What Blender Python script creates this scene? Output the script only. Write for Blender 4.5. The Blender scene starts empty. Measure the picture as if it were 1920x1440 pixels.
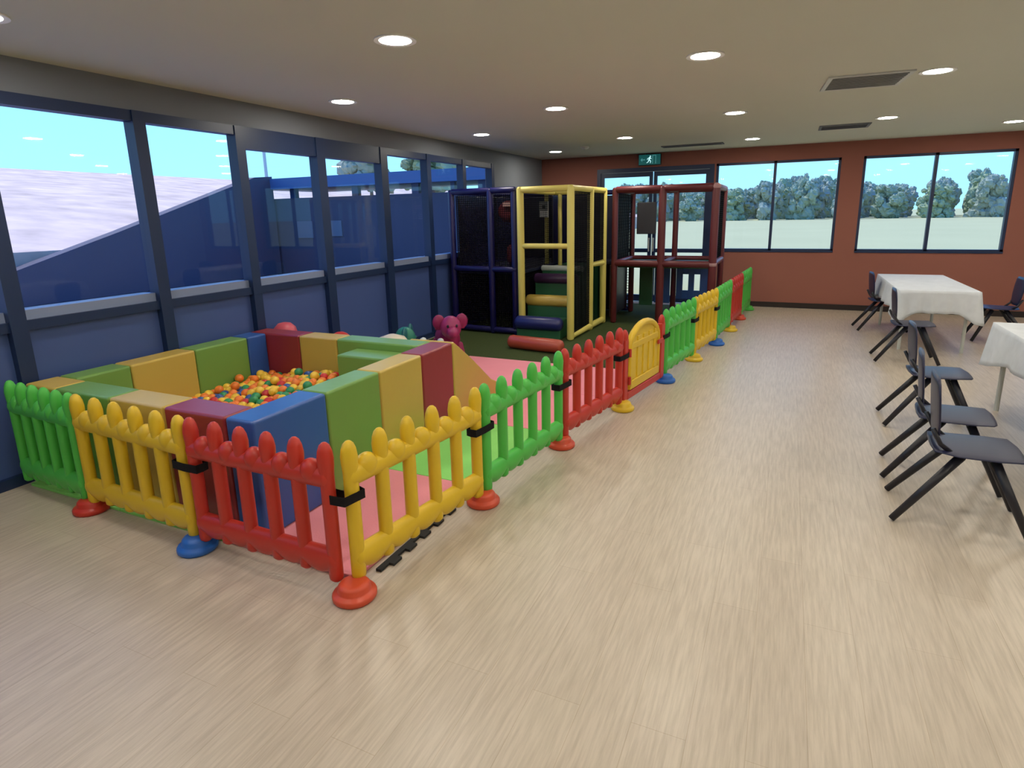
import bpy, bmesh, math, random
from mathutils import Vector, Matrix
random.seed(7)
PI = math.pi
C = bpy.context.scene.collection
SC = bpy.context.scene

# ------------------------------------------------------------------ camera
cam_d = bpy.data.cameras.new('camera')
cam = bpy.data.objects.new('camera', cam_d)
C.objects.link(cam)
_r = Vector((0.90957211, 0.41504456, -0.02041063))
_u = Vector((-0.07530714, 0.21294208, 0.97415836))
_f = Vector((-0.4086654, 0.88453021, -0.224942))
_m = Matrix((_r, _u, -_f)).transposed().to_4x4()
_m.translation = Vector((0, 0, 1.6837))
cam.matrix_world = _m
cam_d.sensor_width = 36.0
cam_d.lens = 1110.5 / 1920 * 36.0
cam_d.shift_x = -1 / 1920
cam_d.shift_y = -62.5 / 1920
cam_d.clip_start = 0.05
cam_d.clip_end = 600
SC.camera = cam

# ------------------------------------------------------------------ world, sun, exposure
W = bpy.data.worlds.new('sky'); SC.world = W; W.use_nodes = True
nt = W.node_tree; nt.nodes.clear()
wo = nt.nodes.new('ShaderNodeOutputWorld'); wb = nt.nodes.new('ShaderNodeBackground')
tc = nt.nodes.new('ShaderNodeTexCoord'); sp = nt.nodes.new('ShaderNodeSeparateXYZ')
cr = nt.nodes.new('ShaderNodeValToRGB')
cr.color_ramp.elements[0].position = 0.0; cr.color_ramp.elements[0].color = (0.22, 0.48, 0.68, 1)
cr.color_ramp.elements[1].position = 0.6; cr.color_ramp.elements[1].color = (0.06, 0.18, 0.80, 1)
e_ = cr.color_ramp.elements.new(0.16); e_.color = (0.185, 0.47, 0.74, 1)
nt.links.new(tc.outputs['Generated'], sp.inputs[0]); nt.links.new(sp.outputs['Z'], cr.inputs[0])
nt.links.new(cr.outputs[0], wb.inputs[0]); wb.inputs[1].default_value = 2.5
nt.links.new(wb.outputs[0], wo.inputs[0])

sun_d = bpy.data.lights.new('sun', 'SUN'); sun = bpy.data.objects.new('sun', sun_d); C.objects.link(sun)
sun_d.energy = 4.6; sun_d.angle = math.radians(0.6); sun_d.color = (1.0, 0.93, 0.82)
sun.rotation_euler = Vector((-0.62, 0.42, 1.35)).normalized().to_track_quat('Z', 'Y').to_euler()
LAMP = 150.0          # radiance of the round downlights
SC.view_settings.view_transform = 'Standard'; SC.view_settings.look = 'None'
SC.view_settings.gamma = 1; SC.view_settings.exposure = 0.0
SC.view_settings.use_curve_mapping = False

# ------------------------------------------------------------------ helpers
def link_obj(name, me, m=None, parent=None, kind=None, bevel=0, smooth=False, segs=3):
    o = bpy.data.objects.new(name, me); C.objects.link(o)
    if m: me.materials.append(m)
    if parent: o.parent = parent
    if kind: o['kind'] = kind
    if smooth:
        for p in me.polygons: p.use_smooth = True
    if bevel:
        b = o.modifiers.new('bevel', 'BEVEL'); b.width = bevel; b.segments = segs; b.limit_method = 'ANGLE'
        b.angle_limit = math.radians(40)
    return o

class MB:
    def __init__(s): s.v = []; s.f = []
    def add(s, vs, fs):
        n = len(s.v); s.v += [tuple(v) for v in vs]; s.f += [tuple(i + n for i in f) for f in fs]; return s
    def box(s, x0, x1, y0, y1, z0, z1, M=None):
        vs = [Vector((x, y, z)) for z in (z0, z1) for y in (y0, y1) for x in (x0, x1)]
        if M: vs = [M @ v for v in vs]
        return s.add(vs, [(0, 2, 3, 1), (4, 5, 7, 6), (0, 1, 5, 4), (2, 6, 7, 3), (0, 4, 6, 2), (1, 3, 7, 5)])
    def loft(s, secs, n=14):
        # secs: list of (centre, axisU, axisV) elliptical rings; capped
        vs = []; fs = []
        for c, a, b in secs:
            c = Vector(c); a = Vector(a); b = Vector(b)
            for k in range(n):
                t = 2 * PI * k / n; vs.append(c + a * math.cos(t) + b * math.sin(t))
        for i in range(len(secs) - 1):
            for k in range(n):
                k2 = (k + 1) % n; fs.append((i * n + k, i * n + k2, (i + 1) * n + k2, (i + 1) * n + k))
        fs.append(tuple(range(n - 1, -1, -1))); fs.append(tuple(range((len(secs) - 1) * n, len(secs) * n)))
        return s.add(vs, fs)
    def tube(s, p, q, r, r2=None, n=12, round_=0.0):
        p = Vector(p); q = Vector(q); d = (q - p).normalized(); r2 = r if r2 is None else r2
        a = d.orthogonal().normalized(); b = d.cross(a)
        if round_:
            S = [(p + d * 0.0, a * r * .55, b * r * .55), (p + d * r * .25, a * r * .88, b * r * .88), (p + d * r * .6, a * r, b * r),
                 (q - d * r * .6, a * r2, b * r2), (q - d * r * .25, a * r2 * .88, b * r2 * .88), (q, a * r2 * .55, b * r2 * .55)]
        else: S = [(p, a * r, b * r), (q, a * r2, b * r2)]
        return s.loft(S, n)
    def path(s, pts, r, n=10):
        pts = [Vector(p) for p in pts]; S = []
        ref = None
        for i, p in enumerate(pts):
            d = (pts[min(i + 1, len(pts) - 1)] - pts[max(i - 1, 0)]).normalized()
            if ref is None: ref = d.orthogonal().normalized()
            ref = (ref - d * ref.dot(d)).normalized(); S.append((p, ref * r, d.cross(ref) * r))
        return s.loft(S, n)
    def ell(s, c, rx, ry, rz, n=16, m=10, M=None):
        c = Vector(c); vs = []; fs = []
        for i in range(1, m):
            t = PI * i / m
            for k in range(n):
                p = 2 * PI * k / n
                vs.append(Vector((rx * math.sin(t) * math.cos(p), ry * math.sin(t) * math.sin(p), rz * math.cos(t))))
        top = len(vs); vs.append(Vector((0, 0, rz))); vs.append(Vector((0, 0, -rz)))
        for i in range(m - 2):
            for k in range(n):
                k2 = (k + 1) % n; fs.append((i * n + k, (i + 1) * n + k, (i + 1) * n + k2, i * n + k2))
        for k in range(n):
            k2 = (k + 1) % n; fs.append((top, k, k2)); fs.append((top + 1, (m - 2) * n + k2, (m - 2) * n + k))
        if M: vs = [M @ v for v in vs]
        return s.add([v + c for v in vs], fs)
    def prism(s, poly, axis, a, b):
        # poly: 2D points; axis 'x','y','z' extrusion from a to b
        def P(u, v, w):
            return {'x': (w, u, v), 'y': (u, w, v), 'z': (u, v, w)}[axis]
        n = len(poly); vs = [P(u, v, a) for u, v in poly] + [P(u, v, b) for u, v in poly]
        fs = [tuple(range(n - 1, -1, -1)), tuple(range(n, 2 * n))] + [(i, (i + 1) % n, n + (i + 1) % n, n + i) for i in range(n)]
        return s.add(vs, fs)
    def lathe(s, prof, c=(0, 0, 0), n=24):
        return s.loft([((c[0], c[1], c[2] + z), (r, 0, 0), (0, r, 0)) for r, z in prof], n)
    def mesh(s, name):
        me = bpy.data.meshes.new(name); me.from_pydata(s.v, [], s.f); me.validate()
        bm = bmesh.new(); bm.from_mesh(me); bmesh.ops.recalc_face_normals(bm, faces=bm.faces); bm.to_mesh(me); bm.free()
        return me
    def build(s, name, m=None, parent=None, **k): return link_obj(name, s.mesh(name), m, parent, **k)

def thing(name, label, cat, loc=(0, 0, 0), rz=0, group=None):
    o = bpy.data.objects.new(name, None); C.objects.link(o); o.empty_display_size = .1
    o.location = loc; o.rotation_euler = (0, 0, rz); return tag(o, label, cat, group)
def tag(o, label, cat, group=None, kind=None):
    o['label'] = label; o['category'] = cat
    if group: o['group'] = group
    if kind: o['kind'] = kind
    return o
def dup(root, loc=None, rz=None, label=None):
    r = root.copy(); C.objects.link(r)
    if loc is not None: r.location = loc
    if rz is not None: r.rotation_euler = (0, 0, rz)
    if label: r['label'] = label
    for ch in list(root.children):
        c = ch.copy(); C.objects.link(c); c.parent = r
        for g in list(ch.children):
            d = g.copy(); C.objects.link(d); d.parent = c
    return r

def mat(name, col, rough=.5, spec=.5, metal=0, noise=0, nscale=6, bump=0, bscale=60, coat=0, emit=None, es=0):
    m = bpy.data.materials.new(name); m.use_nodes = True; t = m.node_tree; p = t.nodes['Principled BSDF']
    p.inputs['Base Color'].default_value = (*col, 1); p.inputs['Roughness'].default_value = rough
    p.inputs['Specular IOR Level'].default_value = spec; p.inputs['Metallic'].default_value = metal
    p.inputs['Coat Weight'].default_value = coat
    if emit: p.inputs['Emission Color'].default_value = (*emit, 1); p.inputs['Emission Strength'].default_value = es
    co = t.nodes.new('ShaderNodeTexCoord')
    if noise:
        n = t.nodes.new('ShaderNodeTexNoise'); n.inputs['Scale'].default_value = nscale; n.inputs['Detail'].default_value = 4
        mx = t.nodes.new('ShaderNodeMix'); mx.data_type = 'RGBA'
        mx.inputs[6].default_value = (*[c * (1 - noise) for c in col], 1); mx.inputs[7].default_value = (*[min(1, c * (1 + noise)) for c in col], 1)
        t.links.new(co.outputs['Object'], n.inputs['Vector']); t.links.new(n.outputs['Fac'], mx.inputs[0]); t.links.new(mx.outputs[2], p.inputs['Base Color'])
    if bump:
        n = t.nodes.new('ShaderNodeTexNoise'); n.inputs['Scale'].default_value = bscale
        b = t.nodes.new('ShaderNodeBump'); b.inputs['Strength'].default_value = bump; b.inputs['Distance'].default_value = .01
        t.links.new(co.outputs['Object'], n.inputs['Vector']); t.links.new(n.outputs['Fac'], b.inputs['Height']); t.links.new(b.outputs[0], p.inputs['Normal'])
    return m

def plastic(name, col): return mat(name, col, rough=.38, spec=.45, noise=.05, nscale=3, bump=.06, bscale=25)
def vinyl(name, col): return mat(name, col, rough=.36, spec=.6, noise=.06, nscale=2.5, bump=.12, bscale=9)
YEL = plastic('yellow moulded plastic', (.72, .48, .02)); RED = plastic('red moulded plastic', (.52, .035, .02))
GRN = plastic('green moulded plastic', (.08, .50, .07)); BLU = plastic('blue moulded plastic', (.02, .13, .50))
ORA = plastic('orange red plastic', (.62, .075, .03))
VY = vinyl('yellow vinyl', (.56, .40, .08)); VG = vinyl('green vinyl', (.17, .34, .07)); VB = vinyl('blue vinyl', (.025, .10, .38))
VR = vinyl('red vinyl', (.28, .028, .035)); VP = vinyl('purple vinyl', (.05, .018, .07)); VW = vinyl('pale grey vinyl', (.55, .6, .58))
VDG = vinyl('shaded green vinyl', (.025, .12, .055)); VN = vinyl('navy vinyl', (.006, .006, .035)); VT = vinyl('terracotta roller vinyl', (.42, .07, .04))  # VDG darkened to carry the dim shade inside the play frame
PADY = mat('yellow post padding', (.72, .62, .16), rough=.45, bump=.08, bscale=20); PADR = mat('maroon post padding', (.125, .018, .024), rough=.42, bump=.08, bscale=20)
PADB = mat('dark blue post padding', (.006, .005, .075), rough=.4, bump=.08, bscale=20)
BLACK = mat('black webbing', (.008, .007, .008), rough=.8, spec=.2, bump=.2, bscale=200)
NET = mat('black net cord', (.006, .006, .008), rough=.8, spec=.1)
FRAME = mat('dark aluminium with blue veil', (.010, .026, .085), rough=.4, spec=.5)  # blue veil of window light mixed into the dark metal colour
FRAMELIT = mat('skylit sill face', (.22, .27, .42), rough=.5)  # sky light on the sill top put into a paler colour
CEIL = mat('ceiling plaster', (.64, .65, .57), rough=.95, spec=.1, noise=.02, nscale=1.2)
WALLG = mat('grey wall paint', (.20, .215, .25), rough=.9, spec=.2, noise=.02)
TERRA = mat('terracotta wall paint', (.33, .13, .10), rough=.85, spec=.2, noise=.04, nscale=1.5)
BASEB = mat('dark skirting', (.02, .012, .012), rough=.5)
WALLC = mat('cream wall paint', (.5, .5, .46), rough=.9, spec=.2)
WHITE = mat('white plastic', (.78, .78, .76), rough=.5); GREYL = mat('light grey metal', (.55, .57, .55), rough=.45)
SLOT = mat('dark vent slot', (.03, .03, .028), rough=.8)
DARKP = mat('near black plastic', (.012, .012, .02), rough=.4); NAVYP = mat('navy chair plastic', (.012, .014, .05), rough=.4)
CLOTH = mat('white tablecloth', (.66, .69, .74), rough=.9, spec=.1, noise=.12, nscale=9, bump=.3, bscale=14)
LIT = mat('lamp diffuser', (1, 1, 1), emit=(1.0, .93, .80), es=LAMP)

def glass(name, tint, refl=1.0):
    m = bpy.data.materials.new(name); m.use_nodes = True; t = m.node_tree; t.nodes.clear()
    o = t.nodes.new('ShaderNodeOutputMaterial'); a = t.nodes.new('ShaderNodeBsdfTransparent'); g = t.nodes.new('ShaderNodeBsdfGlossy')
    a.inputs[0].default_value = (*tint, 1); g.inputs['Roughness'].default_value = .02
    f = t.nodes.new('ShaderNodeFresnel'); ge = t.nodes.new('ShaderNodeNewGeometry')
    mr = t.nodes.new('ShaderNodeMapRange'); mr.inputs['To Min'].default_value = 1.45; mr.inputs['To Max'].default_value = 1 / 1.45
    t.links.new(ge.outputs['Backfacing'], mr.inputs['Value']); t.links.new(mr.outputs[0], f.inputs[0])
    mm = t.nodes.new('ShaderNodeMath'); mm.operation = 'MULTIPLY'; mm.inputs[1].default_value = refl
    x = t.nodes.new('ShaderNodeMixShader'); t.links.new(f.outputs[0], mm.inputs[0]); t.links.new(mm.outputs[0], x.inputs[0]); t.links.new(a.outputs[0], x.inputs[1]); t.links.new(g.outputs[0], x.inputs[2])
    t.links.new(x.outputs[0], o.inputs[0]); return m
GLASS = glass('window glass', (.965, .985, .99), .5)
def frosted():
    m = mat('frosted lower pane', (.06, .10, .28), rough=.35, spec=.5, noise=.03, nscale=.8); return m
FROST = frosted()

def floor_mat():
    m = bpy.data.materials.new('oak look vinyl planks'); m.use_nodes = True; t = m.node_tree; p = t.nodes['Principled BSDF']; N = t.nodes.new; L = t.links.new
    co = N('ShaderNodeTexCoord'); rot = N('ShaderNodeMapping'); rot.inputs['Rotation'].default_value = (0, 0, PI / 2)
    L(co.outputs['Object'], rot.inputs[0])
    br = N('ShaderNodeTexBrick'); br.inputs['Scale'].default_value = 1; br.inputs['Brick Width'].default_value = 1.22; br.inputs['Row Height'].default_value = .18
    br.inputs['Mortar Size'].default_value = .0012; br.inputs['Color1'].default_value = (.52, .445, .36, 1); br.inputs['Color2'].default_value = (.55, .475, .385, 1)
    br.inputs['Mortar'].default_value = (.44, .36, .27, 1); br.offset = .37
    L(rot.outputs[0], br.inputs['Vector'])
    mp = N('ShaderNodeMapping'); mp.inputs['Scale'].default_value = (26, 1.6, 1); L(co.outputs['Object'], mp.inputs[0])
    n = N('ShaderNodeTexNoise'); n.inputs['Scale'].default_value = 2.6; n.inputs['Detail'].default_value = 6; n.inputs['Roughness'].default_value = .6; L(mp.outputs[0], n.inputs['Vector'])
    r = N('ShaderNodeValToRGB'); r.color_ramp.elements[0].position = .36; r.color_ramp.elements[0].color = (.72, .70, .67, 1)
    r.color_ramp.elements[1].position = .62; r.color_ramp.elements[1].color = (1.08, 1.08, 1.08, 1); L(n.outputs['Fac'], r.inputs[0])
    mx = N('ShaderNodeMix'); mx.data_type = 'RGBA'; mx.blend_type = 'MULTIPLY'; mx.inputs[0].default_value = .6
    L(br.outputs['Color'], mx.inputs[6]); L(r.outputs[0], mx.inputs[7])
    L(mx.outputs[2], p.inputs['Base Color'])
    p.inputs['Roughness'].default_value = .36; p.inputs['Specular IOR Level'].default_value = .7
    b = N('ShaderNodeBump'); b.inputs['Strength'].default_value = .08; b.inputs['Distance'].default_value = .01; L(n.outputs['Fac'], b.inputs['Height']); L(b.outputs[0], p.inputs['Normal'])
    return m

# ------------------------------------------------------------------ room shell
XL, YF, H = -4.48, 11.24, 2.70
XR, YB = 5.2, -3.0
def struct(name, mb, m, **k):
    return mb.build(name, m, kind='structure', **k)
struct('floor', MB().box(XL - .15, XR, YB, YF + .2, -.12, 0), floor_mat())
struct('ceiling', MB().box(XL - .15, XR, YB, YF + .2, H, H + .2), CEIL)
struct('wall_right', MB().box(XR, XR + .2, YB, YF + .2, 0, H), WALLC)
struct('wall_back', MB().box(XL - .15, XR, YB - .2, YB, 0, H), WALLC)
# left wall: head strip above the glazing, solid ends
wl = MB().box(XL - .15, XL, YB, YF, 2.487, H)
wl.box(XL - .15, XL, 9.09, YF, 0, 2.487)
wl.box(XL - .15, XL, YB, -.95, 0, 2.487)
struct('wall_left', wl, WALLG)
struct('baseboard_left', MB().box(XL, XL + .015, 9.1, YF, 0, .09), BASEB)
# far wall with openings
def wall_with_holes(x0, x1, z0, z1, holes, y0, y1):
    mb = MB(); xs = sorted(holes, key=lambda h: h[0]); x = x0
    for a, b, c, d in xs:
        mb.box(x, a, y0, y1, z0, z1)
        if c > z0: mb.box(a, b, y0, y1, z0, c)
        mb.box(a, b, y0, y1, d, z1); x = b
    mb.box(x, x1, y0, y1, z0, z1); return mb
WT, WB = 2.46, .97
struct('wall_far', wall_with_holes(XL, XR, 0, H, [(-3.36, -1.25, 0, 2.46), (-1.22, .69, WB, WT), (1.0, 2.95, WB, WT), (3.3, 5.0, WB, WT)], YF, YF + .16), TERRA)
struct('baseboard_far', MB().box(-1.22, XR, YF - .015, YF, 0, .09), BASEB)
struct('trim_1', MB().box(XL, -3.36, YF - .015, YF, 0, .09), BASEB)

def far_window(i, x0, x1, mull):
    w = MB(); y0, y1 = YF + .01, YF + .09; t = .038
    w.box(x0, x1, y0, y1, WB, WB + t); w.box(x0, x1, y0, y1, WT - t, WT); w.box(x0, x0 + t, y0, y1, WB, WT); w.box(x1 - t, x1, y0, y1, WB, WT)
    for m_ in mull: w.box(m_ - .022, m_ + .022, y0, y1, WB, WT)
    w.box(x0 - .0, x1 + .0, YF - .012, YF + .01, WB - .018, WB + .01)
    f = w.build('window_%d' % i, FRAME, kind='structure')
    MB().box(x0 + t, x1 - t, YF + .045, YF + .051, WB + t, WT - t).build('pane', GLASS, f)
far_window(1, -1.22, .69, [-.28]); far_window(2, 1.0, 2.95, [1.97]); far_window(3, 3.3, 5.0, [4.15])
# glazed double door in the far wall
def far_door(i, x0, x1, hinge):
    w = MB(); y0, y1 = YF + .02, YF + .075; t = .06
    w.box(x0, x0 + t, y0, y1, .01, 2.38); w.box(x1 - t, x1, y0, y1, .01, 2.38); w.box(x0 + t, x1 - t, y0, y1, 2.30, 2.38); w.box(x0 + t, x1 - t, y0, y1, .01, .13)
    w.box(x0 + t, x1 - t, y0, y1, .93, 1.0)
    f = w.build('door_%d' % i, FRAME, kind='structure')
    MB().box(x0 + t, x1 - t, YF + .045, YF + .051, .13, .93).box(x0 + t, x1 - t, YF + .045, YF + .051, 1.0, 2.30).build('pane', GLASS, f)
    hx = x1 - .03 if hinge == 'l' else x0 + .03
    MB().tube((hx, YF - .03, .95), (hx, YF - .03, 1.2), .012).tube((hx, YF - .03, .97), (hx, YF + .03, .97), .008).tube((hx, YF - .03, 1.18), (hx, YF + .03, 1.18), .008).build('door_handle', GREYL, f)
far_door(1, -3.29, -2.32, 'l'); far_door(2, -2.30, -1.33, 'r')
fr = MB().box(-3.36, -3.29, YF, YF + .1, 0, 2.46).box(-1.33, -1.25, YF, YF + .1, 0, 2.46).box(-3.29, -1.33, YF, YF + .1, 2.385, 2.46)
struct('trim_2', fr, FRAME)

# left glazed wall
mull = [-.93, .08, 1.08, 2.09, 3.11, 4.02, 5.03, 6.11, 7.1, 8.08, 9.04]
wide = {5.03: .06, 6.11: .065}
for i in range(len(mull) - 1):
    a, b = mull[i], mull[i + 1]; wa = wide.get(a, .048); wb_ = wide.get(b, .048)
    w = MB(); x0, x1 = XL - .09, XL + .02
    w.box(x0, x1, b - wb_, b + wb_, 0, 2.487)
    if i == 0: w.box(x0, x1, a - .02, a + .048, 0, 2.487)
    head = 2.30 if i in (5, 6) else 2.41
    w.box(x0, x1 - .01, a + wa, b - wb_, head, 2.487)
    w.box(x0, x1 - .02, a + wa, b - wb_, 1.005, 1.07)
    w.box(x0, x1 - .02, a + wa, b - wb_, 0, .07)
    f = w.build('window_%d' % (i + 4), FRAME, kind='structure')
    MB().box(x0 - .08, XL - .03, a + wa, b - wb_, 1.07, 1.135).build('sill', FRAMELIT, f)
    MB().box(XL - .045, XL - .038, a + wa, b - wb_, 1.135, head).build('pane', GLASS, f)
    MB().box(XL - .045, XL - .038, a + wa, b - wb_, .07, 1.005).build('lower_pane', FROST, f)
# unseen roof overhang, added to keep direct sun off the windows
struct('added_overhang', MB().box(XL - 1.1, XL - .15, YB, YF + 1.3, 2.72, 2.9).box(XL - .15, XR, YF + .16, YF + 1.3, 2.72, 2.9), FRAME)

# ------------------------------------------------------------------ ceiling things
lamps = [(-3.73, 1.85), (-3.73, 4.55), (-3.73, 7.25), (-3.70, 9.92), (-2.2, .5), (-2.2, 3.2), (-2.2, 5.91), (-2.2, 8.69), (-.6, -.8), (-.6, 1.85), (-.6, 4.5), (-.62, 7.2), (-.59, 9.94),
         (.96, .5), (.96, 3.2), (.96, 5.9), (.96, 8.58), (2.5, -.8), (2.5, 1.85), (2.5, 4.5), (2.5, 7.2), (2.5, 9.92), (4.1, .5), (4.1, 3.2), (4.1, 5.9), (4.1, 8.6), (-3.73, -.8)]
lab = {(-3.73, 4.55): 'round white downlight nearest the camera in the row beside the glazed left wall', (-3.73, 7.25): 'round downlight above the blue play frame bay, second in the row by the left windows',
       (-3.70, 9.92): 'small far downlight in the back left corner near the terracotta wall', (-2.2, 5.91): 'round downlight over the aisle side of the play frame, nearest of its row',
       (-2.2, 8.69): 'round downlight just in front of the exit sign', (-.62, 7.2): 'round downlight over the walkway, nearer of the two left of the ceiling vents',
       (-.59, 9.94): 'round downlight over the walkway closest to the terracotta wall', (-2.2, 3.2): 'round downlight nearest above the camera, high over the ball pit', (-.6, 4.5): 'round downlight high over the walkway, nearest of its row',
       (.96, 5.9): 'round downlight just right of the square louvred vent', (2.5, 9.92): 'round downlight at the right above the windows behind the far table', (-3.73, 1.85): 'round downlight cut by the top left corner of the view',
       (.96, 8.58): 'round downlight at the right, between the two ceiling vents and the terracotta wall'}
ring = MB(); nn = 28
for (ra, rb, z0, z1) in [(.095, .125, -.008, 0)]:
    vs = []; fs = []
    for k in range(nn):
        t = 2 * PI * k / nn
        for r, z in ((ra, z0 + .002), (rb, z0), (rb, z1), (ra, z1)): vs.append((r * math.cos(t), r * math.sin(t), z))
    for k in range(nn):
        k2 = (k + 1) % nn
        for j in range(4): fs.append((k * 4 + j, k * 4 + (j + 1) % 4, k2 * 4 + (j + 1) % 4, k2 * 4 + j))
    ring.add(vs, fs)
rm = ring.mesh('trim_ring'); rm.materials.append(WHITE)
dm = MB().lathe([(.096, -.006), (.096, -.001)], n=28).mesh('diffuser'); dm.materials.append(LIT)
for l in lamps:
    t = thing('downlight', lab.get(l, 'round recessed white downlight in the plaster ceiling'), 'ceiling light', (l[0], l[1], H), group='round downlights in the ceiling')
    if l not in lab: t['group'] = 'ceiling downlights out of the main view'
    for nme, me in (('trim_ring', rm), ('diffuser', dm)):
        o = bpy.data.objects.new(nme, me); C.objects.link(o); o.parent = t
def vent(x, y, sx, sy, n, label, frame=GREYL, rz=0):
    t = thing('ceiling_vent', label, 'air vent', (x, y, H), rz)
    f = MB(); w = .035
    f.box(-sx / 2, sx / 2, -sy / 2, -sy / 2 + w, -.014, 0).box(-sx / 2, sx / 2, sy / 2 - w, sy / 2, -.014, 0).box(-sx / 2, -sx / 2 + w, -sy / 2 + w, sy / 2 - w, -.014, 0).box(sx / 2 - w, sx / 2, -sy / 2 + w, sy / 2 - w, -.014, 0)
    f.build('frame', frame, t, bevel=.003)
    MB().box(-sx / 2 + w, sx / 2 - w, -sy / 2 + w, sy / 2 - w, -.003, -.001).build('backing', SLOT, t)
    s = MB()
    for k in range(n):
        yy = -sy / 2 + w + (k + .5) * (sy - 2 * w) / n
        s.box(-sx / 2 + w, sx / 2 - w, -.013, .013, -.0015, .0015, Matrix.Translation((0, yy, -.010)) @ Matrix.Rotation(math.radians(35), 4, 'X'))
    s.build('louvre', frame, t)
vent(.48, 6.02, .60, .60, 9, 'square louvred ceiling vent with pale metal frame, nearer the camera', rz=math.radians(4))
vent(.55, 9.15, .58, .42, 6, 'grey ceiling vent between the right downlight and the terracotta wall', WALLG)
vent(-1.5, 10.25, .95, .22, 3, 'long dark slot vent in the ceiling in front of the exit sign', WALLG)
sd = thing('smoke_detector', 'small pale round smoke detector on the ceiling near the far left downlight', 'smoke detector', (-3.04, 9.48, H))
MB().lathe([(.07, 0), (.07, -.012), (.055, -.03), (.03, -.04)]).build('housing', WHITE, sd, smooth=True)
MB().lathe([(.02, -.0405), (.018, -.046)]).build('sensor', GREYL, sd)

# exit sign (running figure through a doorway)
ex = thing('exit_sign', 'green exit sign with white running figure above the glazed double door', 'sign', (-2.37, YF - .035, 2.585))
EXG = mat('exit sign green', (.01, .10, .09), rough=.4, emit=(.01, .16, .16), es=.35); EXW = mat('exit sign white', (.7, .9, .9), emit=(.55, .95, 1), es=.7)
MB().box(-.2, .2, -.025, .034, -.095, .095).build('housing', DARKP, ex, bevel=.005)
MB().box(-.192, .192, -.029, -.0255, -.087, .087).build('face', EXG, ex)
fig = MB(); Y0, Y1 = -.0325, -.0295
def bar(mb, a, b, w):
    a = Vector(a); b = Vector(b); d = (b - a).normalized(); n_ = Vector((-d.y, d.x)) * w / 2
    mb.prism([tuple(a - n_), tuple(b - n_), tuple(b + n_), tuple(a + n_)], 'y', Y0, Y1)
fig.prism([(.012 + .014 * math.cos(k * PI / 6), .055 + .014 * math.sin(k * PI / 6)) for k in range(12)], 'y', Y0, Y1)
bar(fig, (.008, .040), (-.010, -.005), .026); bar(fig, (.0, .032), (.035, .012), .011); bar(fig, (.0, .034), (-.035, .020), .011); bar(fig, (-.035, .022), (-.042, -.004), .010)
bar(fig, (-.012, -.005), (.022, -.025), .014); bar(fig, (.022, -.022), (.014, -.062), .012); bar(fig, (-.014, -.005), (-.022, -.04), .014); bar(fig, (-.022, -.038), (-.052, -.055), .012)
fig.build('running_figure', EXW, ex)
door = MB()
bar(door, (.055, -.07), (.055, .07), .010); bar(door, (.05, .07), (.115, .07), .010); bar(door, (.11, -.07), (.11, .07), .010); bar(door, (-.15, 0), (-.08, 0), .016); bar(door, (-.155, 0), (-.13, .025), .012); bar(door, (-.155, 0), (-.13, -.025), .012)
door.build('doorway_arrow', mat('exit sign pale', (.2, .5, .5), emit=(.1, .4, .42), es=.4), ex)

# ------------------------------------------------------------------ fence
NP = 6; LP = 1.0
def picket_mesh(h=.735, low=.085):
    rx, ry = .035, .031
    prof = [(.6, low), (.95, low + .012), (1, low + .03), (1, h - .15), (1.12, h - .10), (1.15, h - .075), (1.0, h - .04), (.72, h - .015), (.35, h - .003), (.05, h)]
    return MB().loft([((0, 0, z), (rx * k, 0, 0), (0, ry * k, 0)) for k, z in prof], 16)
def place(mb, x):
    o = MB(); o.v = [(v[0] + x, v[1], v[2]) for v in mb.v]; o.f = list(mb.f); return o
xs = [.045 + k * (LP - .09) / (NP - 1) for k in range(NP)]
P_end = picket_mesh(low=.06).mesh('picket'); P_mid = picket_mesh().mesh('picket')
short = MB().ell((0, 0, .588), .060, .043, .058)
P_short = short.mesh('short_picket')
def rail_mesh(z, rz_, scal=0):
    n = 60; xs_ = [0.02 + (LP - .04) * k / n for k in range(n + 1)]; gap = xs[1] - xs[0]; S = []
    for k, x in enumerate(xs_):
        e = .6 if k in (0, n) else 1
        dp = scal * abs(math.sin(PI * (x - xs[0]) / gap)) ** 1.2
        S.append(((x, 0, z - dp / 2), (0, .036 * e, 0), (0, 0, (rz_ + dp / 2) * e)))
    return MB().loft(S, 14)
R_top = rail_mesh(.567, .050).mesh('top_rail'); R_bot = rail_mesh(.172, .052, .034).mesh('bottom_rail')
def part(name, me, m, parent, loc=(0, 0, 0)):
    me2 = me.copy() if me.materials else me
    me2 = me.copy(); me2.materials.clear(); me2.materials.append(m)
    for p in me2.polygons: p.use_smooth = True
    o = bpy.data.objects.new(name, me2); C.objects.link(o); o.parent = parent; o.location = loc; return o
_panels = {}
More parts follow.
